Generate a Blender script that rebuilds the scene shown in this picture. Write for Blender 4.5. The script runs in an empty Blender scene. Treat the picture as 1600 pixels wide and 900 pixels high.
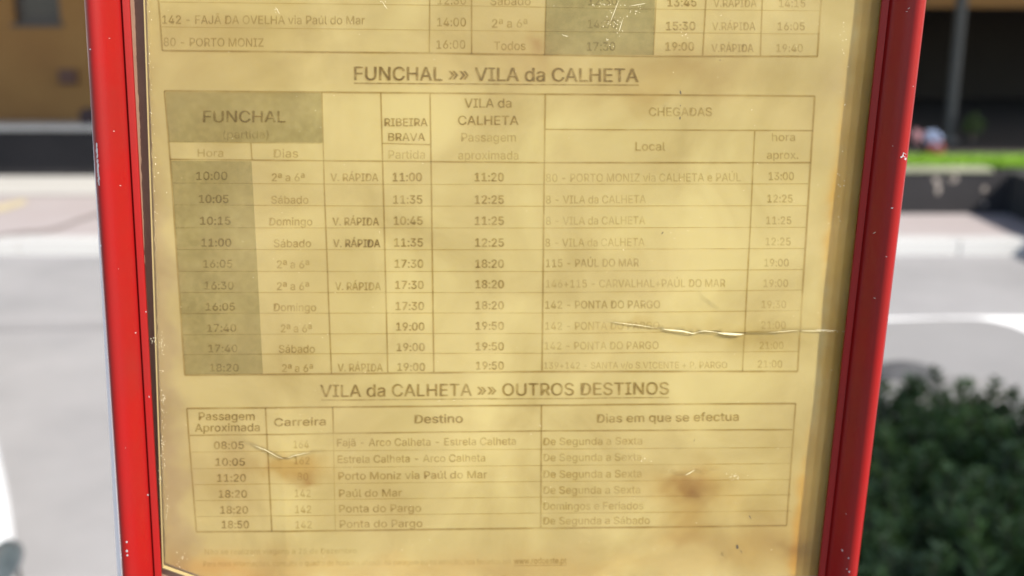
import bpy, bmesh, math, random, os
from mathutils import Vector, Matrix, noise
from mathutils.bvhtree import BVHTree
random.seed(7)
sc = bpy.context.scene
C = sc.collection
R = math.radians
# ------------------------------------------------------------------ camera
F_PX = 1700.0; PITCH = R(14.4); CAM = Vector((0, 0, 1.5))
cam = bpy.data.cameras.new('camera'); camo = bpy.data.objects.new('camera', cam); C.objects.link(camo)
cam.sensor_width = 36; cam.lens = 36 * F_PX / 1600; cam.clip_start = .01; cam.clip_end = 500
camo.location = CAM; camo.rotation_euler = (R(90) - PITCH, 0, 0)
cam.dof.use_dof = True; cam.dof.focus_distance = .3035; cam.dof.aperture_fstop = 11.2; cam.dof.aperture_blades = 0
sc.camera = camo
# ------------------------------------------------------------------ light
SUN = Vector((.62, -.45, .64)).normalized()
w = bpy.data.worlds.new('World'); sc.world = w; w.use_nodes = True
nt = w.node_tree; bg = nt.nodes['Background']
sky = nt.nodes.new('ShaderNodeTexSky'); sky.sky_type = 'NISHITA'; sky.sun_disc = False
sky.sun_elevation = math.asin(SUN.z); sky.sun_rotation = math.atan2(SUN.x, SUN.y)
nt.links.new(sky.outputs[0], bg.inputs[0]); bg.inputs[1].default_value = .13
sl = bpy.data.lights.new('sun', 'SUN'); sl.energy = 4.2; sl.angle = R(.5); sl.color = (1, .95, .87)
so = bpy.data.objects.new('sun', sl); C.objects.link(so)
so.rotation_euler = SUN.to_track_quat('Z', 'Y').to_euler(); so.location = SUN * 20
sc.view_settings.view_transform = 'Standard'; sc.view_settings.look = 'None'
sc.view_settings.exposure = 1.3; sc.view_settings.gamma = 1
sc.render.engine = 'CYCLES'
sc.cycles.max_bounces = 8; sc.cycles.transparent_max_bounces = 40; sc.cycles.diffuse_bounces = 5
sc.cycles.use_denoising = True

# ------------------------------------------------------------------ pixel -> place
CF = Vector((0, math.cos(PITCH), -math.sin(PITCH))); CU = Vector((0, math.sin(PITCH), math.cos(PITCH))); CR = Vector((1, 0, 0))
def ray(px, py): return CF + CR * ((px - 800) / F_PX) - CU * ((py - 450) / F_PX)
def ground(px, py, z=0.0):
    d = ray(px, py); t = (z - CAM.z) / d.z
    return CAM + d * t
def at_y(px, py, Y):
    d = ray(px, py); return CAM + d * (Y / d.y)
YAW = R(2.4)
PU = Vector((math.cos(YAW), math.sin(YAW), 0)); PN = Vector((math.sin(YAW), -math.cos(YAW), 0)); PV = Vector((0, 0, 1))
P0 = CAM + CF * .33
def uv(px, py, n=0.0):
    d = ray(px, py); t = (P0 + PN * n - CAM).dot(PN) / d.dot(PN)
    p = CAM + d * t - P0
    return (p.dot(PU), p.dot(PV))
PM = Matrix(((PU.x, -PN.x, 0, P0.x), (PU.y, -PN.y, 0, P0.y), (0, 0, 1, P0.z), (0, 0, 0, 1)))   # local (u, -n, v)

# ------------------------------------------------------------------ helpers
def tag(o, label=None, cat=None, group=None, kind=None):
    if label: o['label'] = label
    if cat: o['category'] = cat
    if group: o['group'] = group
    if kind: o['kind'] = kind
    return o
def empty(name, loc=(0, 0, 0), rz=0, mat=None):
    o = bpy.data.objects.new(name, None); C.objects.link(o); o.empty_display_size = .05
    if mat is not None: o.matrix_world = mat
    else: o.location = loc; o.rotation_euler = (0, 0, rz)
    return o
def mobj(name, bm, m, parent=None, smooth=False, norm=False):
    me = bpy.data.meshes.new(name)
    if norm: bmesh.ops.recalc_face_normals(bm, faces=bm.faces)
    bm.to_mesh(me); bm.free()
    if smooth:
        for p in me.polygons: p.use_smooth = True
    for x in (m if isinstance(m, (list, tuple)) else [m]): me.materials.append(x)
    o = bpy.data.objects.new(name, me); C.objects.link(o)
    if parent: o.parent = parent
    return o
def pydata(name, vs, fs, m, parent=None, smooth=False):
    me = bpy.data.meshes.new(name); me.from_pydata(vs, [], fs); me.update()
    if smooth:
        for p in me.polygons: p.use_smooth = True
    me.materials.append(m)
    o = bpy.data.objects.new(name, me); C.objects.link(o)
    if parent: o.parent = parent
    return o
def box(bm, x0, x1, y0, y1, z0, z1, bev=0):
    r = bmesh.ops.create_cube(bm, size=1)
    vs = r['verts']
    bmesh.ops.scale(bm, vec=(x1 - x0, y1 - y0, z1 - z0), verts=vs)
    bmesh.ops.translate(bm, vec=((x0 + x1) / 2, (y0 + y1) / 2, (z0 + z1) / 2), verts=vs)
    if bev:
        es = list({e for v in vs for e in v.link_edges})
        bmesh.ops.bevel(bm, geom=es, offset=bev, segments=2, affect='EDGES', profile=.5)
    return bm
def tube(bm, pts, rads, seg=8, caps=True):
    rings = []
    for i, p in enumerate(pts):
        p = Vector(p)
        d = (Vector(pts[min(i + 1, len(pts) - 1)]) - Vector(pts[max(i - 1, 0)])).normalized()
        a = d.orthogonal().normalized() if i == 0 else (a - d * a.dot(d)).normalized()
        b = d.cross(a)
        rings.append([bm.verts.new(p + (a * math.cos(2 * math.pi * k / seg) + b * math.sin(2 * math.pi * k / seg)) * rads[i]) for k in range(seg)])
    for r0, r1 in zip(rings, rings[1:]):
        for k in range(seg): bm.faces.new((r0[k], r0[(k + 1) % seg], r1[(k + 1) % seg], r1[k]))
    if caps:
        bm.faces.new(rings[0][::-1]); bm.faces.new(rings[-1])
def mat(name, col, rough=.7, metal=0, coat=0, var=None, bump=None, spec=.5, sss=None):
    """var=(scale, amount, colour2), bump=(scale, strength)"""
    m = bpy.data.materials.new(name); m.use_nodes = True
    n = m.node_tree.nodes; l = m.node_tree.links; p = n['Principled BSDF']
    p.inputs['Base Color'].default_value = (*col, 1); p.inputs['Roughness'].default_value = rough
    p.inputs['Metallic'].default_value = metal; p.inputs['Coat Weight'].default_value = coat
    p.inputs['Specular IOR Level'].default_value = spec
    tc = n.new('ShaderNodeTexCoord')
    if var:
        s, amt, c2 = var
        mp = n.new('ShaderNodeTexNoise'); mp.inputs['Scale'].default_value = s; mp.inputs['Detail'].default_value = 6; mp.inputs['Roughness'].default_value = .62
        l.new(tc.outputs['Object'], mp.inputs['Vector'])
        cr = n.new('ShaderNodeValToRGB'); cr.color_ramp.elements[0].position = .35; cr.color_ramp.elements[1].position = .68
        l.new(mp.outputs['Fac'], cr.inputs[0])
        mul = n.new('ShaderNodeMath'); mul.operation = 'MULTIPLY'; mul.inputs[1].default_value = amt; l.new(cr.outputs[0], mul.inputs[0])
        mx = n.new('ShaderNodeMix'); mx.data_type = 'RGBA'; mx.inputs['A'].default_value = (*col, 1); mx.inputs['B'].default_value = (*c2, 1)
        l.new(mul.outputs[0], mx.inputs['Factor']); l.new(mx.outputs['Result'], p.inputs['Base Color'])
    if bump:
        bn = n.new('ShaderNodeTexNoise'); bn.inputs['Scale'].default_value = bump[0]; bn.inputs['Detail'].default_value = 5
        l.new(tc.outputs['Object'], bn.inputs['Vector'])
        b = n.new('ShaderNodeBump'); b.inputs['Strength'].default_value = bump[1]; b.inputs['Distance'].default_value = bump[2] if len(bump) > 2 else .01
        l.new(bn.outputs['Fac'], b.inputs['Height']); l.new(b.outputs[0], p.inputs['Normal'])
    return m
def film(name, T, fade=(130, .55), lo=.35, hi=.7, layers=4):
    """aged ink: a thin coloured layer that filters what lies under it, worn away in patches"""
    T = tuple(c ** (1 / layers) for c in T)
    m = bpy.data.materials.new(name); m.use_nodes = True
    n = m.node_tree.nodes; l = m.node_tree.links; n.remove(n['Principled BSDF'])
    out = n['Material Output']; t = n.new('ShaderNodeBsdfTransparent')
    tc = n.new('ShaderNodeTexCoord')
    a = n.new('ShaderNodeTexNoise'); a.inputs['Scale'].default_value = fade[0]; a.inputs['Detail'].default_value = 3
    l.new(tc.outputs['Object'], a.inputs['Vector'])
    mr = n.new('ShaderNodeMapRange'); mr.inputs['From Min'].default_value = lo; mr.inputs['From Max'].default_value = hi
    mr.inputs['To Min'].default_value = 1; mr.inputs['To Max'].default_value = 1 - fade[1]
    l.new(a.outputs['Fac'], mr.inputs['Value'])
    a2 = n.new('ShaderNodeTexNoise'); a2.inputs['Scale'].default_value = 420; a2.inputs['Detail'].default_value = 2; l.new(tc.outputs['Object'], a2.inputs['Vector'])
    r2 = n.new('ShaderNodeMapRange'); r2.inputs['From Min'].default_value = .4; r2.inputs['From Max'].default_value = .68; r2.inputs['To Min'].default_value = 1; r2.inputs['To Max'].default_value = .45 if layers == 4 else .75
    l.new(a2.outputs['Fac'], r2.inputs['Value'])
    mm = n.new('ShaderNodeMath'); mm.operation = 'MULTIPLY'; l.new(mr.outputs[0], mm.inputs[0]); l.new(r2.outputs[0], mm.inputs[1])
    mx = n.new('ShaderNodeMix'); mx.data_type = 'RGBA'; mx.inputs['A'].default_value = (1, 1, 1, 1); mx.inputs['B'].default_value = (*T, 1)
    l.new(mm.outputs[0], mx.inputs['Factor']); l.new(mx.outputs['Result'], t.inputs['Color'])
    l.new(t.outputs[0], out.inputs['Surface'])
    return m

RED = mat('red_paint', (.20, .0042, .0036), .30, coat=.0, spec=.26, var=(38, .55, (.15, .010, .008)), bump=(900, .06, .0005))
CHIP = mat('bare_metal_chip', (.40, .37, .37), .35, metal=.4)
BROWN = mat('brown_backing', (.30, .19, .13), .7, var=(90, .6, (.22, .13, .09)))
WHITEPL = mat('white_plastic', (.88, .85, .80), .5)
STEEL = mat('galvanised_steel', (.42, .43, .44), .45, metal=.7, var=(30, .4, (.3, .31, .32)))
ASPH = mat('asphalt', (.188, .184, .184), .85, var=(1.4, .9, (.238, .232, .23)), bump=(140, .5, .006))
PAVE = mat('pink_paving', (.262, .228, .222), .85, var=(1.6, .6, (.29, .262, .258)), bump=(60, .3, .004))
PALE = mat('pale_stone', (.36, .35, .33), .8, var=(3, .5, (.30, .29, .27)), bump=(50, .3, .003))
KERB = mat('kerb_stone', (.36, .355, .345), .75, var=(4, .5, (.38, .375, .36)), bump=(60, .3, .003))
CONC = mat('concrete', (.172, .168, .165), .88, var=(2.0, .7, (.2, .196, .192)), bump=(90, .4, .003))
BASALT = mat('basalt', (.020, .019, .020), .8, var=(2.2, .7, (.029, .027, .028)), bump=(30, .4, .01), spec=.12)
PLAST = mat('peeled_plaster', (.22, .19, .165), .9)
OCHRE = mat('ochre_render', (.29, .155, .048), .9, var=(1.2, .7, (.21, .10, .03)), bump=(60, .3, .003))
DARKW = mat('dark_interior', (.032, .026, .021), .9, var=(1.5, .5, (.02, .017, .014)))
SLAB = mat('shade_overhang_render', (.42, .36, .26), .9)
PAINT = mat('road_paint', (.78, .78, .77), .6, var=(8, .3, (.68, .68, .66)))
YELLOW = mat('yellow_road_paint', (.40, .34, .20), .7, var=(10, .7, (.3, .26, .2)))
SOIL = mat('soil', (.05, .042, .035), .95, var=(15, .6, (.028, .024, .02)), bump=(40, .8, .02))
GRASSG = mat('grass_ground', (.08, .16, .02), .9)
GRASS = mat('grass_blade', (.15, .30, .008), .6, var=(6, .5, (.20, .34, .015)))
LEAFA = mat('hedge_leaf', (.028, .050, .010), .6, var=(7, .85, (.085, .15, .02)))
LEAFB = mat('tree_leaf', (.04, .08, .02), .55, var=(5, .7, (.06, .11, .03)))
BARK = mat('bark', (.13, .1, .075), .9, var=(12, .6, (.07, .055, .04)), bump=(25, .8, .02))
CARP = mat('white_car_paint', (.82, .83, .84), .25, coat=.8)
GLASSD = mat('dark_glass', (.02, .025, .028), .06, coat=.5)
LAMPG = mat('headlight_lens', (.035, .045, .05), .15, coat=.2, var=(20, .6, (.07, .085, .09)))
TYRE = mat('tyre_rubber', (.02, .02, .02), .85)
ALLOY = mat('alloy_rim', (.5, .5, .52), .3, metal=.9)
BLACKP = mat('black_plastic', (.02, .02, .022), .5)
DGREY = mat('dark_grey_metal', (.10, .10, .10), .5, metal=.3)
WINF = mat('window_frame_brown', (.07, .055, .045), .5)
CURT = mat('window_glass', (.05, .042, .035), .2)

# ================================================================== SETTING
def sheet_poly(name, pts, z, m, kind='structure'):
    bm = bmesh.new(); vs = [bm.verts.new((x, y, z)) for x, y in pts]; bm.faces.new(vs)
    o = mobj(name, bm, m, norm=True); o['kind'] = kind
    if o.data.polygons[0].normal.z < 0: o.data.flip_normals()
    return o
sheet_poly('ground', [(-150, -150), (150, -150), (150, 150), (-150, 150)], -.13, CONC)
YK = ground(800, 399).y            # road side of the far kerb
YK2 = YK + .16
bm = bmesh.new(); box(bm, -30, 30, -1.2, YK + .05, -.12, 0.0)
road = mobj('road', bm, ASPH); road['kind'] = 'structure'
# near pavement + build-out with the hedge
PZ = .0
kb = ground(800, 512).y
isl = [ground(px, py) for px, py in ((1100, 512), (1385, 511), (1470, 508), (1525, 508), (1552, 512), (1580, 519), (1612, 532), (1650, 556), (1680, 600))]
pts = [(p.x, p.y) for p in isl] + [(2.15, 3.2), (2.2, 1.25), (9, 1.2), (9, -1.1), (-9, -1.1), (-9, 1.0), (.25, 1.0), (.25, kb)]
def extrude_poly(name, pts, z0, z1, m, parent=None, bev=0):
    bm = bmesh.new(); vs = [bm.verts.new((x, y, z1)) for x, y in pts]; f = bm.faces.new(vs)
    if f.normal.z < 0: f.normal_flip()
    r = bmesh.ops.extrude_face_region(bm, geom=[f])
    nv = [v for v in r['geom'] if isinstance(v, bmesh.types.BMVert)]
    for v in nv: v.co.z = z0
    bmesh.ops.triangulate(bm, faces=[f for f in bm.faces if len(f.verts) > 4])
    return mobj(name, bm, m, parent, norm=True)
pz = .035
o = extrude_poly('pavement', pts, -.1, pz, CONC); o['kind'] = 'structure'
# painted white area along the build-out
pa = [ground(px, py, .004) for px, py in ((1100, 499), (1385, 497), (1530, 495), (1592, 495), (1680, 497), (1700, 600), (1690, 700))]
pb = [(p.x, p.y) for p in isl]
pts2 = [(p.x, p.y) for p in pa] + [(2.2, 3.3), (2.12, 3.3)] + pb[::-1]
mk = sheet_poly('road_marking', [(x, y) for x, y in pts2], .004, PAINT)
bm = bmesh.new(); bm.from_mesh(mk.data); bmesh.ops.triangulate(bm, faces=bm.faces[:]); bm.to_mesh(mk.data); bm.free()
# far kerb, pavement
kerb = empty('kerb', (0, YK, 0)); kerb['kind'] = 'structure'
x = -9.0; protok = None
while x < 11:
    ln = .98
    if protok is None:
        bm = bmesh.new(); box(bm, 0, ln, 0, .155, -.1, .095, .004)
        protok = mobj('kerb_stone', bm, KERB, kerb); k = protok
    else:
        k = protok.copy(); C.objects.link(k); k.parent = kerb
    k.location = (x, random.uniform(-.004, .004), random.uniform(-.003, .003))
    x += ln + .004
bm = bmesh.new(); box(bm, -30, 30, YK2, 30, -.1, .09)
pv = mobj('far_pavement', bm, PAVE); pv['kind'] = 'structure'
YW = ground(60, 276, .09).y        # foot of the low wall, left
YS = ground(60, 303, .09).y
bm = bmesh.new(); box(bm, -9, .2, YS, YW + .05, .05, .096, .004)
o = mobj('pale_paving_strip', bm, PALE); o['kind'] = 'structure'
bm = bmesh.new()
box(bm, -9, .2, YS - .10, YS - .012, .05, .093)
o = mobj('shadow_joint', bm, mat('shadow_joint_grey', (.2, .19, .18), .9)); o['kind'] = 'structure'  # shadow joint before the pale strip, its tone laid as a grey band
a = [ground(px, py, .094) for px, py in ((-60, 328), (0, 320), (40, 310), (40, 319), (0, 331), (-60, 338))]
sheet_poly('yellow_marking', [(p.x, p.y) for p in a], .0945, YELLOW)
# dark crack / hose-like stain across the pink paving
cr = [(-20, 372), (10, 366), (35, 363), (60, 362), (80, 359), (100, 353), (120, 345), (150, 335), (200, 326)]
up = [ground(px, py - 2.5, .0945) for px, py in cr]; dn = [ground(px, py + 2.5, .0945) for px, py in cr]
sheet_poly('repair_seam', [(p.x, p.y) for p in up] + [(p.x, p.y) for p in dn[::-1]], .0945, mat('seam_grey', (.15, .125, .115), .9))
bm = bmesh.new(); bm.from_mesh(bpy.data.objects['repair_seam'].data); bmesh.ops.triangulate(bm, faces=bm.faces[:]); bm.to_mesh(bpy.data.objects['repair_seam'].data); bm.free()
# faint shadow streak, painted as a darker band on the road
st = mat('shadow_streak', (.178, .173, .173), .8, var=(2.5, .9, (.205, .2, .2)))
a = [ground(px, py, .004) for px, py in ((-100, 508), (90, 502), (700, 500), (700, 508), (120, 513), (-100, 520))]
sheet_poly('shadow_streak', [(p.x, p.y) for p in a], .004, st)

# ------------------------------------------------------------------ low wall (left)
zt = at_y(60, 195, YW).z
lw = empty('low_wall', (-4, YW, .09)); tag(lw, 'low dark basalt wall with a pale coping in front of the ochre building, left of the red frame', 'wall')
bm = bmesh.new(); box(bm, -9, 1.2, YW, YW + .28, .05, zt - .05)
wl = mobj('wall_body', bm, BASALT, lw); wl.matrix_parent_inverse = Matrix.Translation((4, -YW, -.09))
xx = -9
while xx < 1.1:
    bm = bmesh.new(); box(bm, xx, xx + .99, YW - .02, YW + .32, zt - .05, zt, .006)
    c = mobj('coping_stone', bm, PALE, lw); c.matrix_parent_inverse = wl.matrix_parent_inverse
    xx += 1.0
# ------------------------------------------------------------------ planter (right)
gz = .09
YP = ground(1480, 334, gz).y
zp = at_y(1480, 263, YP).z
xc = at_y(1578, 300, YP).x
pl = empty('planter_wall', (3, YP, gz)); inv = Matrix.Translation((-3, -YP, -gz))
tag(pl, 'dark stone planter wall with peeling spots and a grass bed, right of the red frame', 'wall')
bm = bmesh.new(); box(bm, 1.5, xc, YP, YP + .2, .05, zp - .03, .004)
o = mobj('wall_body', bm, BASALT, pl); o.matrix_parent_inverse = inv
# returning side, coming towards the street
q = ground(1640, 362, gz)
bm = bmesh.new()
dx, dy = (q.x - xc), (q.y - YP)
for zz0, zz1 in ((.05, zp - .03),):
    ps = [(xc, YP), (xc + dx * 3, YP + dy * 3), (xc + dx * 3 + .3, YP + dy * 3 + .1), (xc + .25, YP + .2), (xc, YP + .2)]
    b0 = [bm.verts.new((x, y, zz0)) for x, y in ps]; b1 = [bm.verts.new((x, y, zz1)) for x, y in ps]
    n_ = len(ps)
    for i in range(n_): bm.faces.new((b0[i], b0[(i + 1) % n_], b1[(i + 1) % n_], b1[i]))
    bm.faces.new(b1); bm.faces.new(b0[::-1])
o = mobj('side_wall', bm, mat('basalt_dark', (.022, .022, .022), .85, var=(3, .6, (.03, .03, .03))), pl, norm=True); o.matrix_parent_inverse = inv
bm = bmesh.new(); box(bm, 1.5, xc - .14, YP - .015, YP + .13, zp - .03, zp, .005)
o = mobj('coping', bm, mat('coping_old', (.24, .24, .17), .85, var=(6, .7, (.12, .13, .08))), pl); o.matrix_parent_inverse = inv
for px, py, rx, ry in ((1463, 282, 6, 5), (1466, 296, 4, 8), (1490, 279, 9, 6), (1487, 277, 5, 4), (1538, 295, 5, 5), (1538, 318, 4, 4)):
    c = at_y(px, py, YP); s = (YP) / F_PX
    bm = bmesh.new()
    vs = [bm.verts.new((c.x + math.cos(t) * rx * s * random.uniform(.75, 1.2), YP - .004, c.z + math.sin(t) * ry * s * random.uniform(.75, 1.2))) for t in [k * math.pi / 5 for k in range(10)]]
    f = bm.faces.new(vs); r = bmesh.ops.extrude_face_region(bm, geom=[f])
    for v in r['geom']:
        if isinstance(v, bmesh.types.BMVert): v.co.y = YP + .002
    o = mobj('peeled_spot', bm, PLAST, pl, norm=True); o.matrix_parent_inverse = inv
# grass bed
bm = bmesh.new(); box(bm, 1.5, xc + 3, YP + .21, 16, -.05, zp - .01)
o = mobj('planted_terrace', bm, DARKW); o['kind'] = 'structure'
vs = []; fs = []
YG = YP + .62
def blade(vs, fs, x, y, z, h, wd, lean):
    a = random.uniform(0, math.tau); ca, sa = math.cos(a) * wd, math.sin(a) * wd
    lx, ly = random.uniform(-lean, lean), random.uniform(-lean, lean)
    i = len(vs)
    vs += [(x - ca, y - sa, z), (x + ca, y + sa, z), (x + lx + ca * .3, y + ly + sa * .3, z + h), (x + lx - ca * .3, y + ly - sa * .3, z + h)]
    fs.append((i, i + 1, i + 2, i + 3))
for k in range(16000):
    x = random.uniform(1.8, xc + 1.5); y = random.uniform(YP + .13, YG)
    if x > xc + .12 and y < YP + .5: pass
    blade(vs, fs, x, y, zp - .012, random.uniform(.02, .05), .004, .02)
o = pydata('grass', vs, fs, GRASS); tag(o, 'bright sunlit strip of short green grass on top of the planter', 'grass', kind='stuff')

# ------------------------------------------------------------------ building
YB = YW + 1.35
bd = empty('building', (0, YB, .09)); ib = Matrix.Translation((0, -YB, -.09))
tag(bd, 'ochre rendered building behind the low walls, with a window and a dark recess', 'building')
def bpart(name, bm, m, parent=bd):
    o = mobj(name, bm, m, parent, norm=True)
    o.matrix_parent_inverse = ib
    return o
wx0 = at_y(20, 20, YB).x; wx1 = at_y(94, 20, YB).x; wz0 = at_y(50, 37, YB).z
xr = 2.4; xr2 = 9.5                               # dark recess from xr to xr2
zb = at_y(1500, 12, YB - .25).z                        # underside of the ochre beam
bm = bmesh.new()
box(bm, -11, wx0, YB, YB + .3, 0, 3.2); box(bm, wx0, wx1, YB, YB + .3, 0, wz0); box(bm, wx0, wx1, YB, YB + .3, wz0 + 1.1, 3.2)
box(bm, wx1, xr, YB, YB + .3, 0, 3.2)
bpart('wall', bm, OCHRE)
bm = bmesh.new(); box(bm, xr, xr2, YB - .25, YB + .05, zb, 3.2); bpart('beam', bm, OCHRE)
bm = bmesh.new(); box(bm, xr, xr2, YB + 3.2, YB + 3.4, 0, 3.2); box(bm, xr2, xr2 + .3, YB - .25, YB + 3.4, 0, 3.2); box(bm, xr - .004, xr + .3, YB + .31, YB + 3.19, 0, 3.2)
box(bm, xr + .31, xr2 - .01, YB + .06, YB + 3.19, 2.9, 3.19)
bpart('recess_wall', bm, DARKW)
# window: frame + pane
bm = bmesh.new(); t = .05
box(bm, wx0 + .003, wx0 + t, YB + .08, YB + .14, wz0 + .003, wz0 + 1.097); box(bm, wx1 - t, wx1 - .003, YB + .08, YB + .14, wz0 + .003, wz0 + 1.097)
box(bm, wx0 + t, wx1 - t, YB + .08, YB + .14, wz0 + .003, wz0 + t); box(bm, wx0 + t, wx1 - t, YB + .08, YB + .14, wz0 + 1.05, wz0 + 1.097)
wf = bpart('window', bm, WINF)
bm = bmesh.new(); box(bm, wx0 + t, wx1 - t, YB + .1, YB + .11, wz0 + t, wz0 + 1.05)
o = mobj('pane', bm, CURT, wf); 
bm = bmesh.new(); box(bm, wx0 - .02, wx1 + .02, YB - .03, YB + .07, wz0 - .03, wz0 + .002); bpart('sill', bm, WINF)
# unseen upper storey, its jutting slabs added to shade walls and terrace
bm = bmesh.new(); box(bm, -11, 1.9, YW - 2.15, YB + 6, 3.2, 3.5); box(bm, 1.9, 10, 6.75, YB + 6, 3.2, 3.5)
bpart('shade_overhang', bm, SLAB)
bm = bmesh.new(); box(bm, -11, 1.9, YW - 2.0, YB + 6, 3.5, 6.5); box(bm, 1.9, 10, 6.87, YB + 6, 3.5, 6.5); bpart('upper_storey', bm, OCHRE)
# utility box + small object
p0 = at_y(94, 108, YB); p1 = at_y(123, 131, YB)
bm = bmesh.new(); box(bm, p0.x, p1.x, YB - .06, YB, p1.z, p0.z, .006)
um = mobj('utility_box', bm, mat('brown_box', (.10, .045, .03), .6)); tag(um, 'small dark brown box fixed to the ochre wall, left of the red frame', 'utility box')
p0 = at_y(129, 172, YW + .15); 
bm = bmesh.new(); x0 = p0.x; box(bm, x0, x0 + .14, YW + .05, YW + .2, zt + .001, p0.z, .012); box(bm, x0 + .03, x0 + .11, YW + .08, YW + .17, p0.z - .001, p0.z + .02, .006)
o = mobj('dark_bag', bm, mat('dark_cloth', (.03, .018, .02), .9)); tag(o, 'small dark bag standing on the pale coping beside the left frame rail', 'bag')
# pole on the terrace
pb_ = at_y(1503, 0, YP + 1.7)
bm = bmesh.new(); r_ = .048
tube(bm, [(pb_.x, YP + 1.7, zp - .02), (pb_.x, YP + 1.7, 3.19)], [r_, r_], 16)
pole = mobj('pole', bm, mat('pole_grey', (.06, .058, .052), .6, var=(8, .5, (.04, .04, .036))), smooth=False)
tag(pole, 'slim grey pole in the shade before the dark recess, top right', 'pole')
bm = bmesh.new(); tube(bm, [(pb_.x, YP + 1.7, zp - .012), (pb_.x, YP + 1.7, zp + .015)], [.09, .09], 16)
mobj('base_plate', bm, DGREY, pole)
# flowering plant at the back of the grass
fc = at_y(1456, 225, YG + .1)
fl = empty('flower_plant', (fc.x, YG + .1, zp - .01)); tag(fl, 'small clump of pale blue and red flowers at the back of the sunlit grass', 'plant')
def clump(name, m, cx, cz, r, n, s, parent):
    vs = []; fs = []
    for k in range(n):
        d = Vector((random.gauss(0, 1), random.gauss(0, 1), random.gauss(0, 1))).normalized() * r * random.random() ** .4
        c = Vector((cx, 0, cz)) + d
        a = Vector((random.gauss(0, 1), random.gauss(0, 1), random.gauss(0, 1))).normalized(); b = a.orthogonal().normalized()
        i = len(vs); vs += [c + a * s, c + b * s, c - a * s, c - b * s]; fs.append((i, i + 1, i + 2, i + 3))
    return pydata(name, vs, fs, m, parent)
clump('blossom', mat('blue_petal', (.16, .20, .30), .8), .0, .13, .065, 160, .018, fl)
clump('blossom', mat('red_petal', (.15, .03, .025), .8), .01, .055, .085, 240, .018, fl)
clump('blossom', mat('pink_petal', (.25, .12, .14), .6), -.12, .16, .05, 60, .014, fl)
bm = bmesh.new()
for k in range(9): tube(bm, [(random.uniform(-.03, .03), 0, 0), (random.uniform(-.07, .07), random.uniform(-.03, .03), .12)], [.004, .002], 5)
mobj('stem', bm, LEAFA, fl)
# shrubs in the shade of the recess
for i, (px, rr, lab) in enumerate(((1520, .09, 'dim green shrub in the shade behind the grass, right of the pole'),)):
    c = at_y(px, 215, YP + 1.6)
    s = empty('shrub', (c.x, YP + 1.6, zp - .02)); tag(s, lab, 'shrub')
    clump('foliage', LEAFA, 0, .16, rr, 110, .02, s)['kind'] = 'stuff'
    bm = bmesh.new(); tube(bm, [(0, 0, 0), (0, 0, .2)], [.015, .01], 6); mobj('stem', bm, BARK, s)

# ------------------------------------------------------------------ hedge (near right)
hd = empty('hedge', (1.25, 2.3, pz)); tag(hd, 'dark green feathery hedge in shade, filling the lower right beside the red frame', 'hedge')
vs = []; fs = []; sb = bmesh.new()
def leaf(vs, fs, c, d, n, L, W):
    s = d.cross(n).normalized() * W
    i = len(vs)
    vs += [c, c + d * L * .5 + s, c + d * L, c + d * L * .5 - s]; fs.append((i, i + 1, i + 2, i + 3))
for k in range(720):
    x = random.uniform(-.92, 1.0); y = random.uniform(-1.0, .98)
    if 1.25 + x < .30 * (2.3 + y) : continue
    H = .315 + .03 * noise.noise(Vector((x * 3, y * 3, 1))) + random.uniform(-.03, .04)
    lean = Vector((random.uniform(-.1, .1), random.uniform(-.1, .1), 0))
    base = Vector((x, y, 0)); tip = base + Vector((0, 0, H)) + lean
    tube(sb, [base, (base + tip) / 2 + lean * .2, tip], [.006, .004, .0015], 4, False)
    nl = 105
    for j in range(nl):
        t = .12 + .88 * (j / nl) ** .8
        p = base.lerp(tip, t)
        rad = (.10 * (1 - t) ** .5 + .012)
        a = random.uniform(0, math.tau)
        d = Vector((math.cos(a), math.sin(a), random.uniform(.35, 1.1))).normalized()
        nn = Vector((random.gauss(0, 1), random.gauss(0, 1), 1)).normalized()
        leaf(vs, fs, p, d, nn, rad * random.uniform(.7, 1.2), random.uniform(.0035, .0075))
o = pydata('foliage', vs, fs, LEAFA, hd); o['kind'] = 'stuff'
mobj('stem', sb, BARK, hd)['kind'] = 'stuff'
# soil bed under it
sp = [(x, y) for x, y in ((.45, .95), (2.1, 1.3), (2.1, 3.3), (1.9, 3.6), (.9, 3.6), (.45, 3.2))]
extrude_poly('soil_bed', sp, pz - .02, pz + .02, SOIL)['kind'] = 'structure'
# dark mound standing in for a shadow arc, and light stones, behind the hedge
def rock(name, c, s, m, seed):
    bm = bmesh.new(); bmesh.ops.create_icosphere(bm, subdivisions=3, radius=1)
    for v in bm.verts:
        v.co *= 1 + .18 * noise.noise(v.co * 1.4 + Vector((seed, 0, 0)))
        v.co = Vector((v.co.x * s[0], v.co.y * s[1], max(v.co.z, -.4) * s[2]))
    o = mobj(name, bm, m, smooth=True); o.location = c; return o
c = ground(1405, 592, pz)
o = rock('shadow_mound', (c.x, c.y, pz + .02), (.17, .10, .045), mat('shadow_mound_dark', (.045, .045, .047), .9, bump=(20, .5, .02)), 3.1)
tag(o, 'low dark mound added for the shadow arc behind the hedge, nearest the right frame rail', 'rock')
c = ground(1372, 612, pz)
o = rock('stone', (c.x, c.y - .1, pz + .01), (.16, .1, .06), mat('stone_grey', (.14, .135, .13), .9), 8.2)
tag(o, 'low pale grey stone in front of the dark mound beside the right frame rail', 'rock')
c = ground(1480, 605, pz)
o = rock('stone', (c.x, c.y - .1, pz + .01), (.2, .1, .06), mat('stone_grey_b', (.14, .135, .13), .9), 5.5)
tag(o, 'low pale grey stone half sunk in the hedge, right of the dark mound', 'rock')

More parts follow.
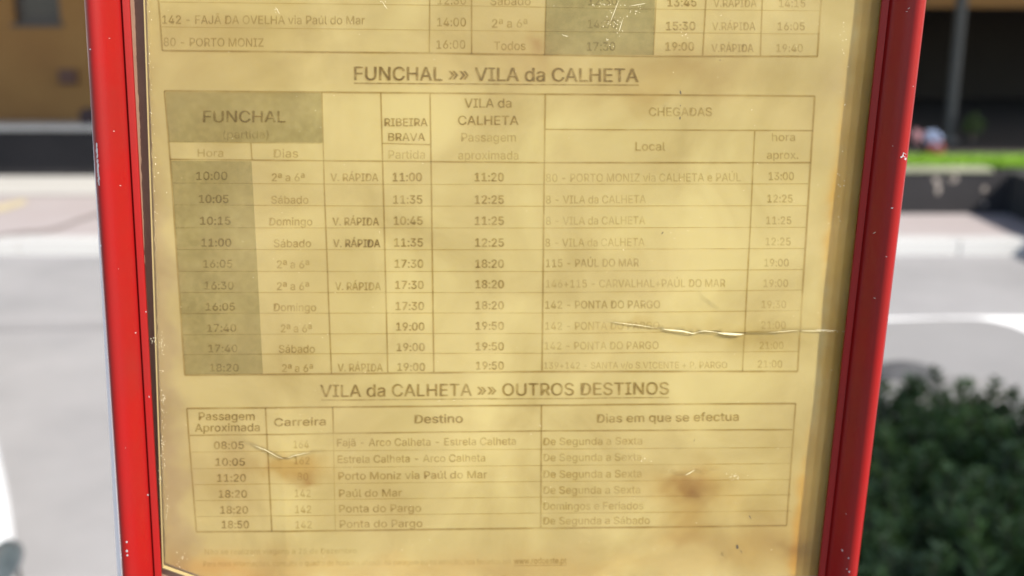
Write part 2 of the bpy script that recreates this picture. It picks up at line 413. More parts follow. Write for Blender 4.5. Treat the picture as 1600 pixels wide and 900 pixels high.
# ------------------------------------------------------------------ unseen tree added to shade the hedge (out of frame, right)
tr = empty('added_shade_tree', (4.3, .35, 0)); tag(tr, 'unseen leafy tree added on the near pavement to the right to shade the hedge', 'tree')
bm = bmesh.new(); tube(bm, [(0, 0, 0), (.03, .02, .9), (-.05, .05, 1.8), (-.08, .02, 2.6)], [.13, .10, .085, .06], 12)
mobj('trunk', bm, BARK, tr, smooth=True)
bm = bmesh.new()
for k in range(9):
    a = k * 2.4; e = Vector((math.cos(a) * .9, math.sin(a) * .9, 2.9 + .5 * random.random()))
    tube(bm, [(-.06, .04, 1.9 + .06 * k), e * .55 + Vector((0, 0, 1.1)), e], [.045, .03, .012], 6)
mobj('limb', bm, BARK, tr)['kind'] = 'stuff'
vs = []; fs = []
cl = [(Vector((math.cos(a) * r * 1.0, math.sin(a) * r * 1.05, z))) for a, r, z in [(random.uniform(0, math.tau), random.random() ** .5, 3.0 + random.uniform(-.55, .8)) for _ in range(130)]]
for c in cl:
    for j in range(120):
        p = c + Vector((random.gauss(0, .17), random.gauss(0, .17), random.gauss(0, .12)))
        d = Vector((random.gauss(0, 1), random.gauss(0, 1), random.gauss(0, 1) - .3)).normalized()
        nn = Vector((random.gauss(0, 1), random.gauss(0, 1), 1)).normalized()
        leaf(vs, fs, p, d, nn, .11, .032)
pydata('crown', vs, fs, LEAFB, tr)['kind'] = 'stuff'

# ================================================================== CAR (front left corner enters the frame at lower left)
def build_car(loc, rz):
    car = empty('parked_car', loc, rz); tag(car, 'white parked car with only its front corner and headlight in view, lower left', 'car')
    # sections along x (forward +), each: x, half width, z_bottom, z_belt, z_top, cabin half width
    S = [(2.02, .42, .30, .50, .56), (1.98, .60, .26, .56, .64), (1.88, .74, .22, .62, .71), (1.70, .82, .20, .68, .77), (1.4, .86, .19, .74, .83), (1.0, .875, .19, .80, .89),
         (.72, .88, .19, .85, .93), (-.2, .88, .19, .87, .94), (-1.0, .88, .19, .89, .95), (-1.6, .87, .20, .90, .96), (-1.85, .82, .24, .88, .95), (-1.97, .70, .30, .84, .92)]
    bm = bmesh.new(); rings = []
    for x, hw, z0, zb_, zt_ in S:
        prof = [(.0, z0), (.75 * hw, z0), (.94 * hw, z0 + .04), (hw, z0 + .16), (hw, (z0 + zb_) / 2 + .05), (.975 * hw, zb_ - .03), (.93 * hw, zb_ + .02), (.80 * hw, zt_ - .02), (.55 * hw, zt_ + .01), (0, zt_ + .025)]
        full = prof + [(-a, b) for a, b in prof[-2:0:-1]]
        rings.append([bm.verts.new((x, a, b)) for a, b in full])
    n_ = len(rings[0])
    for r0, r1 in zip(rings, rings[1:]):
        for k in range(n_): bm.faces.new((r0[k], r0[(k + 1) % n_], r1[(k + 1) % n_], r1[k]))
    bm.faces.new(rings[0]); bm.faces.new(rings[-1][::-1])
    body = mobj('body', bm, CARP, car, smooth=True, norm=True)
    sub = body.modifiers.new('s', 'SUBSURF'); sub.levels = 2; sub.render_levels = 2
    # cabin: glass house with roof
    def cab(zs, m, name, inset):
        bm = bmesh.new(); rs = []
        for z, xf, xb, hw in zs:
            ps = [(xf, 0), (xf - .03, hw * .6), (xf - .16, hw * .93), ((xf + xb) / 2, hw), (xb + .15, hw * .93), (xb, hw * .6), (xb - .02, 0), (xb, -hw * .6), (xb + .15, -hw * .93), ((xf + xb) / 2, -hw), (xf - .16, -hw * .93), (xf - .03, -hw * .6)]
            rs.append([bm.verts.new((x, y, z)) for x, y in ps])
        for r0, r1 in zip(rs, rs[1:]):
            for k in range(12): bm.faces.new((r0[k], r0[(k + 1) % 12], r1[(k + 1) % 12], r1[k]))
        bm.faces.new(rs[-1]); bm.faces.new(rs[0][::-1])
        return mobj(name, bm, m, car, smooth=True, norm=True)
    cab([(.90, .80, -1.86, .80), (1.12, .42, -1.72, .73), (1.36, .05, -1.50, .64)], GLASSD, 'windows', 0)
    cab([(1.355, .09, -1.54, .655), (1.41, .0, -1.48, .62), (1.45, -.2, -1.3, .5)], CARP, 'roof', 0)
    for s in (-1, 1):
        bm = bmesh.new()
        tube(bm, [(.80, s * .74, .93), (.42, s * .70, 1.13), (.06, s * .64, 1.37)], [.03, .025, .025], 6); mobj('windscreen_pillar', bm, CARP, car)
        bm = bmesh.new(); tube(bm, [(-.55, s * .80, .93), (-.6, s * .745, 1.13), (-.62, s * .66, 1.37)], [.03, .025, .025], 6); mobj('door_pillar', bm, BLACKP, car)
        bm = bmesh.new(); bmesh.ops.create_icosphere(bm, subdivisions=2, radius=1); bmesh.ops.scale(bm, vec=(.06, .10, .07), verts=bm.verts); bmesh.ops.translate(bm, vec=(.45, s * .95, 1.0), verts=bm.verts); mobj('mirror', bm, CARP, car, smooth=True)
        # headlight: raked almond set into the corner
        bm = bmesh.new(); bmesh.ops.create_icosphere(bm, subdivisions=3, radius=1)
        bmesh.ops.scale(bm, vec=(.13, .05, .045), verts=bm.verts); bmesh.ops.rotate(bm, matrix=Matrix.Rotation(-s * .75, 3, 'Z'), verts=bm.verts)
        bmesh.ops.translate(bm, vec=(HL[0], s * HL[1], HL[2]), verts=bm.verts)
        mobj('headlight', bm, LAMPG, car, smooth=True)
        for xw in (1.2, -1.3):
            bm = bmesh.new(); tube(bm, [(xw, s * .62, .31), (xw, s * .66, .31), (xw, s * .825, .31), (xw, s * .85, .31)], [.27, .31, .31, .28], 28)
            ty = mobj('wheel', bm, TYRE, car)
            bm = bmesh.new(); tube(bm, [(xw, s * .80, .31), (xw, s * .853, .31), (xw, s * .858, .31)], [.2, .19, .05], 20); mobj('rim', bm, ALLOY, ty)
    bm = bmesh.new(); box(bm, 1.93, 2.0, -.38, .38, .30, .42, .01); mobj('grille', bm, BLACKP, car)
    return car
HL = (1.85, .715, .475)
CARLOC = (-2.657, 2.90, 0); CARROT = R(-54)
build_car(CARLOC, CARROT)

# ================================================================== DISPLAY CASE
root = empty('timetable_case', mat=PM); tag(root, 'red framed bus timetable case on a post, close to the viewer', 'notice case')
def loc3(u, v, n): return Vector((u, -n, v))
PROF = [(0, .0034), (0, .0042), (.0003, .0045), (.0017, .0050), (.0021, .0041), (.0026, .0046), (.0038, .0066), (.0049, .0084), (.0059, .0099), (.0068, .0109), (.0077, .0114), (.0087, .0114), (.0097, .0108), (.0106, .0094), (.0112, .0074), (.0115, .0050), (.0115, -.0120), (.0040, -.0120), (.0040, .0034)]
def rail(p_top, p_bot, outward, name='frame_rail'):
    """sweep of the rail section between two (u,v) points of its inner edge"""
    a = Vector(p_bot); b = Vector(p_top); d = (b - a).normalized()
    o = Vector((d.y, -d.x));
    if o.x * outward[0] + o.y * outward[1] < 0: o = -o
    bm = bmesh.new(); rings = []
    N = 24
    for i in range(N + 1):
        c = a.lerp(b, i / N)
        rings.append([bm.verts.new(loc3(c.x + o.x * x, c.y + o.y * x, n)) for x, n in PROF])
    m_ = len(PROF)
    for r0, r1 in zip(rings, rings[1:]):
        for k in range(m_): bm.faces.new((r0[k], r0[(k + 1) % m_], r1[(k + 1) % m_], r1[k]))
    bm.faces.new(rings[0]); bm.faces.new(rings[-1][::-1])
    ob = mobj(name, bm, RED, root, norm=True)
    for p in ob.data.polygons: p.use_smooth = len(p.vertices) == 4
    ob.data.set_sharp_from_angle(angle=R(34))
    return ob
n_in = .0048
def ext(pxa, pya, pxb, pyb, vt, vb, n=n_in):
    a = Vector(uv(pxa, pya, n)); b = Vector(uv(pxb, pyb, n)); d = (b - a)
    f = lambda v: tuple(a + d * ((v - a.y) / d.y))
    return f(vt), f(vb)
VB = uv(800, 930)[1]; VT = VB + .318
Lt, Lb = ext(201, 0, 251, 900, VT, VB); Rt, Rb = ext(1380, 0, 1280, 900, VT, VB)
railL = rail(Lt, Lb, (-1, 0)); railR = rail(Rt, Rb, (1, 0))
railB = rail(Lb, Rb, (0, -1)); railT = rail(Lt, Rt, (0, 1))
# corner caps
for (u0, v0), su, sv in ((Lb, -1, -1), (Rb, 1, -1), (Lt, -1, 1), (Rt, 1, 1)):
    bm = bmesh.new(); x0, x1 = sorted((u0, u0 + su * .0128)); y0, y1 = sorted((v0, v0 + sv * .0128))
    box(bm, x0, x1, -.0082, .0121, y0, y1, .002)
    mobj('corner_cap', bm, RED, root)
# backing board + white rear tray whose edge shows along the left
bm = bmesh.new()
def quad_slab(bm, c, n0, n1):
    a = [bm.verts.new(loc3(u, v, n0)) for u, v in c]; b = [bm.verts.new(loc3(u, v, n1)) for u, v in c]
    k_ = len(c)
    for i in range(k_): bm.faces.new((a[i], a[(i + 1) % k_], b[(i + 1) % k_], b[i]))
    bm.faces.new(b); bm.faces.new(a[::-1])
e = .0038
quad_slab(bm, [(Lb[0] - e, Lb[1] - e), (Rb[0] + e, Rb[1] - e), (Rt[0] + e, Rt[1] + e), (Lt[0] - e, Lt[1] + e)], -.0085, -.0036)
mobj('backing_board', bm, BROWN, root, norm=True)
bm = bmesh.new()
q0 = uv(159, 430, -.0135); q1 = uv(184.5, 900, -.0135); dd = (q1[0] - q0[0]) / (q1[1] - q0[1])
fe = lambda v: q1[0] + (v - q1[1]) * dd
quad_slab(bm, [(fe(VB), VB - .006), (Rb[0] + .012, VB - .006), (Rt[0] + .010, VT + .01), (fe(VT), VT + .01)], -.0155, -.0122)
mobj('rear_tray', bm, WHITEPL, root, norm=True)
# post to the ground
bm = bmesh.new(); box(bm, -.03, .03, .016, .066, pz + .012 - P0.z, VT + .05, .004); mobj('post', bm, STEEL, root)
bm = bmesh.new(); box(bm, -.09, .09, -.02, .13, pz - P0.z, pz + .012 - P0.z, .003); mobj('base_plate', bm, STEEL, root)

# ================================================================== TIMETABLE SHEET
TEAR = [(940, 501), (965, 504), (1000, 508), (1040, 514), (1065, 516), (1082, 520), (1100, 516), (1125, 519), (1160, 521), (1200, 519), (1240, 516), (1280, 517), (1312, 519)]
BEND = [(1090, 454), (1096, 462), (1104, 470), (1115, 478), (1128, 484)]
FOLD = [(372, 686), (390, 693), (415, 702), (435, 713), (446, 716), (460, 711), (482, 706), (510, 702)]
CRUM = [(1030, 738), (1048, 735), (1060, 741), (1072, 741), (1085, 734), (1098, 738), (1112, 731), (1125, 734)]
def poly_uv(P): return [uv(x, y) for x, y in P]
BENDu = poly_uv(BEND); TEARu, FOLDu, CRUMu = poly_uv(TEAR), poly_uv(FOLD), poly_uv(CRUM)
def yline(L, u):
    for (u0, v0), (u1, v1) in zip(L, L[1:]):
        if u0 <= u <= u1: return v0 + (v1 - v0) * (u - u0) / (u1 - u0)
    return None
def bell(L, u):
    t = (u - L[0][0]) / (L[-1][0] - L[0][0])
    return max(0, math.sin(math.pi * t)) ** .6 if 0 < t < 1 else 0
f440 = uv(440, 700)[0]
def H(u, v):
    h = .00028 * noise.noise(Vector((u * 22, v * 22, 3.3))) + .00010 * noise.noise(Vector((u * 70, v * 70, 9)))
    for L, A, up, dn in ((TEARu, .00055, .006, .004), (FOLDu, .00055, .006, .005), (CRUMu, .00028, .003, .003), (BENDu, .00025, .0025, .002)):
        y = yline(L, u)
        if y is None: continue
        d = v - y; b = bell(L, u)
        if d >= 0: h += A * b * math.exp(-d / up)
        else: h -= A * .45 * b * math.exp(d / dn)
    d = u - f440
    if v < uv(440, 640)[1]: h += .00018 * math.exp(-abs(d) / .002)
    return h
# discoloration: (px, py, rx, ry, strength, colour multiplier)
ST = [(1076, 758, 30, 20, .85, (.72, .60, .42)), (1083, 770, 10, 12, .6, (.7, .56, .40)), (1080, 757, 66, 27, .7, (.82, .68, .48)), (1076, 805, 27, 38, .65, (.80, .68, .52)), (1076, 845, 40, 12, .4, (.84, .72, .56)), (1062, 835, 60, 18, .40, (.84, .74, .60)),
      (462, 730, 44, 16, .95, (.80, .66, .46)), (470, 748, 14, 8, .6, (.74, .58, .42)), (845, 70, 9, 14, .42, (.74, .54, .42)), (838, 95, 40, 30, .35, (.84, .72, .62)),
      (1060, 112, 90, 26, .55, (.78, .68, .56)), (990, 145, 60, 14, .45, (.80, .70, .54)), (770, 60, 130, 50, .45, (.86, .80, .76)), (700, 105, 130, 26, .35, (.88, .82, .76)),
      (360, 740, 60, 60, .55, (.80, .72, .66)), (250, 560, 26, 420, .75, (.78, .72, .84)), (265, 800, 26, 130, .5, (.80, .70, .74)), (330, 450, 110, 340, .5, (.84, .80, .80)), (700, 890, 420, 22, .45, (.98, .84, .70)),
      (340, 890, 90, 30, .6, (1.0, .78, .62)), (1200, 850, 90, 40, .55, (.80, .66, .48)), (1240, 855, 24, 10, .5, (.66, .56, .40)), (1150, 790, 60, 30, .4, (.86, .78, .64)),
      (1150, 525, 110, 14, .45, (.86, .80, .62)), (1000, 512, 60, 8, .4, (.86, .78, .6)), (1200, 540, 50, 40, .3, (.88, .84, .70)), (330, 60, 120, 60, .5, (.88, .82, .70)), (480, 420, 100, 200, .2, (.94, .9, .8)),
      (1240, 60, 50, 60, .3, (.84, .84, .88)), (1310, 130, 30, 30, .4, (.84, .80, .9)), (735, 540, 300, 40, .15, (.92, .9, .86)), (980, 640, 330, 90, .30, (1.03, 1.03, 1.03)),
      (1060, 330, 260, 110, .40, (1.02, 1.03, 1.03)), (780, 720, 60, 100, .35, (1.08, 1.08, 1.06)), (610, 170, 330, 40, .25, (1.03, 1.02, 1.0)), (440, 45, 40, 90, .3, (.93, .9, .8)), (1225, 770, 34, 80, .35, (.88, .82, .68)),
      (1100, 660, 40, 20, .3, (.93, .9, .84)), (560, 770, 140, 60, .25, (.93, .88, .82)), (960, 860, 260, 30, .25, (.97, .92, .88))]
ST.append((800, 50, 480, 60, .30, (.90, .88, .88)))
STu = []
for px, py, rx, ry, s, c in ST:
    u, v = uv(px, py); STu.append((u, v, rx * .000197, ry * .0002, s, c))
def stain_and_shade(u, v):
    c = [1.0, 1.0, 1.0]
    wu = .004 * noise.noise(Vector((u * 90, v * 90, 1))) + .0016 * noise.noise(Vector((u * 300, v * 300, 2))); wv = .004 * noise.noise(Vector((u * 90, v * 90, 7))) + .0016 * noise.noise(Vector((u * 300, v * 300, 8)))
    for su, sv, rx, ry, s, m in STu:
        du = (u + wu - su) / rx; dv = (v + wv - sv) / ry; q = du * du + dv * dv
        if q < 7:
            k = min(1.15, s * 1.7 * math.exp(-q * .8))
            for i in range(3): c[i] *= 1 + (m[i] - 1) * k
    # browned margin next to the right rail: its shadow's brown painted into the sheet
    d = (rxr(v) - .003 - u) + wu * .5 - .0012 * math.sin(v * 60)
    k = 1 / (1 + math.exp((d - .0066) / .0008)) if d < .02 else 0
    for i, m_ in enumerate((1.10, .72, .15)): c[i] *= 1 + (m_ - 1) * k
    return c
# outline: left edge line, clipped bottom-left corner
sl0 = uv(229, 0); sl1 = uv(258, 880)
lx = lambda v: sl0[0] + (v - sl0[1]) * (sl1[0] - sl0[0]) / (sl1[1] - sl0[1])
Vbot = uv(800, 894)[1] - .0035; Vtop = Vbot + .297
rxr = lambda v: Rb[0] + (v - Rb[1]) * (Rt[0] - Rb[0]) / (Rt[1] - Rb[1]) + .003
NU, NV = 330, 420
vs = []; cols = []
cornv = uv(258, 880)[1]
for j in range(NV + 1):
    v = Vbot + (Vtop - Vbot) * j / NV
    l = lx(v); r = rxr(v)
    if v < cornv: l += (cornv - v) * 2.3
    for i in range(NU + 1):
        u = l + (r - l) * i / NU
        jag = 0
        if i == 0: jag = .0003 * noise.noise(Vector((0, v * 400, 0))) + .0002 * noise.noise(Vector((0, v * 1500, 2)))
        vs.append((u + jag, -H(u, v), v)); cols.append(stain_and_shade(u, v))
fs = [(j * (NU + 1) + i, j * (NU + 1) + i + 1, (j + 1) * (NU + 1) + i + 1, (j + 1) * (NU + 1) + i) for j in range(NV) for i in range(NU)]
nf = len(vs)
# back + sides so the sheet has real thickness
ring = [i for i in range(NU + 1)] + [j * (NU + 1) + NU for j in range(1, NV + 1)] + [NV * (NU + 1) + i for i in range(NU - 1, -1, -1)] + [j * (NU + 1) for j in range(NV - 1, 0, -1)]
for k in ring:
    x, y, z = vs[k]; vs.append((x, .0030, z)); cols.append(cols[k])
nr = len(ring)
for i in range(nr):
    a, b = ring[i], ring[(i + 1) % nr]; fs.append((b, a, nf + i, nf + (i + 1) % nr))
fs.append(tuple(nf + i for i in range(nr)))
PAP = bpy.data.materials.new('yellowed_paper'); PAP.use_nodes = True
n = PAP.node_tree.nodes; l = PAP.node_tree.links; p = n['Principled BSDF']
at = n.new('ShaderNodeAttribute'); at.attribute_name = 'stain_and_shade'
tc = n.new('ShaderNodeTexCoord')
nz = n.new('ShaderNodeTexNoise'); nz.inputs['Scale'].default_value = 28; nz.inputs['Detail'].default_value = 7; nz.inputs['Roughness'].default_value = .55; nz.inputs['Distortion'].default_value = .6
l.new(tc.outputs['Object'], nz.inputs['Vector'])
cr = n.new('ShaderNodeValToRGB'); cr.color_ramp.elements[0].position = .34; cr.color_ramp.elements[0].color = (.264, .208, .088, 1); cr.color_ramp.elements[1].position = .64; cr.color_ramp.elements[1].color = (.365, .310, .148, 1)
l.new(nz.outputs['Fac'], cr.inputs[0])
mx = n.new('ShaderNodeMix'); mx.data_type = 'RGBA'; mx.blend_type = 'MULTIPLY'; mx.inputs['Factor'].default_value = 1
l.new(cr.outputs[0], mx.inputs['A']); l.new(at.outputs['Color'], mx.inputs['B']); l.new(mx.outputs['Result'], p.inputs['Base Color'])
p.inputs['Roughness'].default_value = .6; p.inputs['Specular IOR Level'].default_value = .1
p.inputs['Subsurface Weight'].default_value = .85; p.inputs['Subsurface Radius'].default_value = (.9, .8, .5); p.inputs['Subsurface Scale'].default_value = .0042
me = bpy.data.meshes.new('timetable_sheet'); me.from_pydata(vs, [], fs); me.update()
ca = me.color_attributes.new('stain_and_shade', 'FLOAT_COLOR', 'POINT')
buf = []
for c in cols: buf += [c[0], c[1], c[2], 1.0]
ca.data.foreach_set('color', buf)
me.materials.append(PAP)
for q in me.polygons: q.use_smooth = len(q.vertices) == 4
me.set_sharp_from_angle(angle=R(50))
sheet = bpy.data.objects.new('timetable_sheet', me); C.objects.link(sheet); sheet.matrix_world = PM
tag(sheet, 'yellowed torn bus timetable sheet with faded tables inside the red frame', 'timetable')

# torn edges: thin pale curled lips along the tear lines
LIP = mat('torn_paper_edge', (.50, .46, .31), .8)
def lip(L, parts, name='torn_edge'):
    vs = []; fs = []
    for (ua, ub, wd) in parts:
        N = 40; base = len(vs)
        for i in range(N + 1):
            u = ua + (ub - ua) * i / N; y = yline(L, u)
            if y is None: continue
            s = math.sin(math.pi * i / N) ** .5
            ww = wd * s * (1 + .5 * noise.noise(Vector((u * 700, 0, 5))))
            h = H(u, y + .0003)
            vs += [(u, -(h + .00006), y + .0001 * s), (u, -(h + (.00012 + ww * .6) * s), y - ww)]
        k = (len(vs) - base) // 2
        for i in range(k - 1):
            b = base + 2 * i
            fs += [(b, b + 1, b + 3, b + 2)]
    return pydata(name, vs, fs, LIP, sheet, smooth=True)
U = lambda x, y=518: uv(x, y)[0]
lip(TEARu, [(U(952), U(1030), .00006), (U(1034), U(1090), .00028), (U(1086), U(1122), .00010), (U(1120), U(1162), .0005), (U(1200), U(1250), .00004), (U(1250), U(1290), .00005)])
lip(FOLDu, [(U(395, 700), U(446, 700), .00004), (U(446, 700), U(485, 700), .00003)])
lip(CRUMu, [(U(1070, 735), U(1086, 735), .00012)])

# ------------------------------------------------------------------ print
INK_D = film('ink_dark', (.44, .36, .24), (110, .40)); INK_M = film('ink_mid', (.56, .48, .33), (110, .5)); INK_F = film('ink_faint', (.70, .63, .48), (120, .55))
INK_V = film('ink_very_faint', (.78, .72, .58), (140, .55)); LINE = film('line_ink', (.62, .53, .37), (60, .6), .42, .66, 3); LINE_T = film('line_ink_thin', (.80, .73, .57), (60, .7), .42, .66, 3)
SHADE = film('grey_shading', (.67, .67, .60), (45, .35), .35, .7, 1); SHADE2 = film('grey_shading_dark', (.60, .62, .57), (40, .35), .35, .7, 1); RUST = film('red_ink', (.84, .62, .52), (200, .5))
INKS = [INK_D, INK_M, INK_F, INK_V, RUST]
font = None
try:
    fp = os.path.join(bpy.utils.system_resource('DATAFILES'), 'fonts', 'Inter.woff2')
    if os.path.exists(fp): font = bpy.data.fonts.load(fp)
except Exception: font = None
jobs = []
def T(group, text, x0, x1, yb, cap, ink=1, bold=0, yb2=None, face=None):
    jobs.append((group, text, x0, x1, yb, yb if yb2 is None else yb2, cap, ink, bold))
gcache = {}
def glyph_mesh(text, bold):
    key = text
    if key in gcache: return gcache[key]
    cu = bpy.data.curves.new('t', 'FONT'); cu.body = text
    if font: cu.font = font
    cu.size = 1; cu.resolution_u = 3
    gcache[key] = cu
    return cu

def row_y(L, x):   # L: [(x,y)...] piecewise
    for (a, b), (c, d) in zip(L, L[1:]):
        if x <= c: return b + (d - b) * (x - a) / (c - a)
    return L[-1][1]
# top table, rows
T('r', '12:30', 684, 728, 7, 13, 1); T('r', 'Sábado', 766, 829, 8, 13, 1); T('r', '12:30', 919, 964, 8, 13, 1); T('r', '13:45', 1043, 1088, 10, 13, 1, .018); T('r', 'V.RÁPIDA', 1115, 1182, 11, 12, 1); T('r', '14:15', 1217, 1258, 11, 12, 1)
T('r1', '142 - FAJÃ DA OVELHA via Paúl do Mar', 254, 570, 37, 13, 1, 0, 38); T('r1', '14:00', 683, 728, 41, 13); T('r1', '2ª a 6ª', 769, 824, 43, 13); T('r1', '14:30', 918, 963, 44, 13, 1); T('r1', '15:30', 1041, 1086, 47, 13, 0, .03); T('r1', 'V.RÁPIDA', 1113, 1180, 47, 12); T('r1', '16:05', 1215, 1257, 47, 12)
T('r2', '80 - PORTO MONIZ', 256, 412, 72, 13, 1, 0, 73); T('r2', '16:00', 682, 727, 76, 13); T('r2', 'Todos', 772, 821, 78, 13); T('r2', '17:30', 917, 961, 79, 13, 0, .015); T('r2', '19:00', 1040, 1084, 79, 13, 1, .03); T('r2', 'V.RÁPIDA', 1112, 1177, 81, 12, 0, .015); T('r2', '19:40', 1213, 1254, 81, 12)
T('heading', 'FUNCHAL »» VILA da CALHETA', 554, 997, 125, 21, 0, .028, 128)
T('heading2', 'VILA da CALHETA »» OUTROS DESTINOS', 501, 1045, 620, 19, 1, .026, 616)
# header
T('h', 'FUNCHAL', 318, 446, 191, 18, 1, .025); T('h', '(partida)', 349, 420, 216, 12, 3); T('h', 'Hora', 309, 349, 245, 12, 2, .01); T('h', 'Dias', 428, 466, 246, 13, 2, .01)
T('h', 'RIBEIRA', 601, 668, 197, 12, 1, .02); T('h', 'BRAVA', 607, 664, 220, 12, 1, .02); T('h', 'Partida', 607, 664, 248, 13, 2, .01)
T('h', 'VILA da', 726, 799, 168, 14, 1, .02); T('h', 'CALHETA', 716, 810, 195, 14, 1, .02); T('h', 'Passagem', 721, 806, 221, 13, 2, .005); T('h', 'aproximada', 716, 810, 249, 13, 2, .01)
T('h', 'CHEGADAS', 1014, 1112, 181, 13, 1, .012); T('h', 'Local', 993, 1039, 235, 13, 1, .012); T('h', 'hora', 1206, 1242, 220, 12, 1); T('h', 'aprox.', 1198, 1247, 248, 12, 1)
hora = ['10:00', '10:05', '10:15', '11:00', '16:05', '16:30', '16:05', '17:40', '17:40', '18:20']
hx = [(307, 355), (311, 357), (313, 360), (315, 361), (318, 363), (320, 365), (322, 367), (324, 369), (326, 371), (328, 373)]
hb = [281, 317, 351, 385, 418, 452, 485, 518, 550, 580]
dias = ['2ª a 6ª', 'Sábado', 'Domingo', 'Sábado', '2ª a 6ª', '2ª a 6ª', 'Domingo', '2ª a 6ª', 'Sábado', '2ª a 6ª']
dx_ = [(425, 476), (424, 482), (421, 488), (428, 486), (433, 483), (433, 483), (428, 494), (439, 487), (436, 492), (441, 489)]
db = [283, 318, 352, 386, 419, 453, 486, 519, 551, 581]
vr = {0: (517, 591, 2), 2: (520, 592, 1), 3: (521, 594, 0), 5: (524, 595, 2), 9: (528, 598, 2)}
rb = ['11:00', '11:35', '10:45', '11:35', '17:30', '17:30', '17:30', '19:00', '19:00', '19:00']
rbb = [283, 318, 351, 385, 418, 451, 484, 516, 548, 579]
vc = ['11:20', '12:25', '11:25', '12:25', '18:20', '18:20', '18:20', '19:50', '19:50', '19:50']
vb = [283, 318, 351, 385, 418, 450, 483, 515, 547, 577]
loc_ = ['80 - PORTO MONIZ via CALHETA e PAÚL', '8 - VILA da CALHETA', '8 - VILA da CALHETA', '8 - VILA da CALHETA', '115 - PAÚL DO MAR', '146+115 - CARVALHAL+PAÚL DO MAR', '142 - PONTA DO PARGO', '142 - PONTA DO PARGO', '142 - PONTA DO PARGO', '139+142 - SANTA v/o S.VICENTE + P. PARGO']
lx_ = [(853, 1157), (853, 1009), (853, 1008), (852, 1007), (853, 998), (853, 1133), (852, 1031), (852, 1030), (851, 1029), (850, 1136)]
lb = [284, 318, 351, 385, 417, 449, 482, 515, 546, 576]
ho = ['13:00', '12:25', '11:25', '12:25', '19:00', '19:00', '19:30', '21:00', '21:00', '21:00']
ox = [(1201, 1240), (1199, 1238), (1197, 1236), (1196, 1235), (1194, 1232), (1193, 1231), (1190, 1228), (1189, 1227), (1187, 1224), (1184, 1222)]
ob_ = [281, 316, 350, 383, 416, 448, 481, 513, 545, 574]
for i in range(10):
    g = 'row%d' % i; k = i / 9
    T(g, hora[i], *hx[i], hb[i], 12.5 - k, 1 if i < 4 else 2, .022)
    T(g, dias[i], *dx_[i], db[i], 12, 2, .018)
    if i in vr: T(g, 'V. RÁPIDA', vr[i][0], vr[i][1], db[i] + (0 if i != 9 else -1), 12, vr[i][2], .022)
    T(g, rb[i], 614 + 7 * k, 659 + 5 * k, rbb[i], 13 - k, 1, .03); T(g, vc[i], 742 + 2 * k, 787, vb[i], 13 - k, 1, .03)
    T(g, loc_[i], *lx_[i], lb[i], 12.5 - k * (1 if i < 9 else 2.5), 2 if i not in (4, 6) else 1, .004, lb[i] - 1)
    T(g, ho[i], *ox[i], ob_[i], 12 - k, 1 if i < 6 else 2, .006)
T('h2', 'Passagem', 311, 398, 656, 12, 1, .022); T('h2', 'Aproximada', 305, 406, 674, 12, 1, .022, 673); T('h2', 'Carreira', 429, 509, 665, 12, 1, .022, 664); T('h2', 'Destino', 648, 723, 661, 13, 1, .022, 660); T('h2', 'Dias em que se efectua', 933, 1154, 660, 13, 1, .022, 657)
pa_ = ['08:05', '10:05', '11:20', '18:20', '18:20', '18:50']; ca_ = ['164', '162', '80', '142', '142', '142']
de = ['Fajã - Arco Calheta - Estrela Calheta', 'Estrela Calheta - Arco Calheta', 'Porto Moniz via Paúl do Mar', 'Paúl do Mar', 'Ponta do Pargo', 'Ponta do Pargo']
dex = [(527, 806), (528, 758), (529, 761), (530, 628), (530, 658), (531, 660)]; di = ['De Segunda a Sexta'] * 4 + ['Domingos e Feriados', 'De Segunda a Sábado']
dix = [1003, 1002, 1002, 1000, 1005, 1015]
b1 = [701, 727, 752, 777, 802, 825]; b2 = [699, 725, 750, 776, 801, 825]; b3 = [697, 723, 749, 776, 800, 824]; b4 = [695, 720, 746, 771, 796, 819]
for i in range(6):
    g = 'brow%d' % i
    T(g, pa_[i], 335 + 2.4 * i, 381 + 1.6 * i, b1[i], 11.5, 1, .03); T(g, ca_[i], (459 if i != 2 else 464) + .6 * i, (483 if i != 2 else 480) + .8 * i, b2[i], 11.5, 2, .012)
    T(g, de[i], *dex[i], b3[i], 11.5, 2, .016, b3[i] - 2.5 if i < 3 else b3[i] - 1); T(g, di[i], 849, dix[i], b4[i], 11.5, 3, .018, b4[i] - 1)
T('foot', 'Não se realizam viagens a 25 de Dezembro', 320, 557, 866, 8, 3, 0, 864); T('foot', 'Para mais informações, consulte o quadro de horários afixado na paragem ou na estação, nos feriados em', 318, 798, 885, 8, 3, .01, 881); T('foot', 'www.rodoeste.pt', 803, 885, 881, 9, 2, .03, 880)
curves = []
for j in jobs: curves.append(glyph_mesh(j[1], j[8]))
tmp = {}
glyph_mesh('H', 0)
for cu in set(gcache.values()):
    o = bpy.data.objects.new('t', cu); C.objects.link(o); tmp[cu] = o
dg = bpy.context.evaluated_depsgraph_get()
data = {}
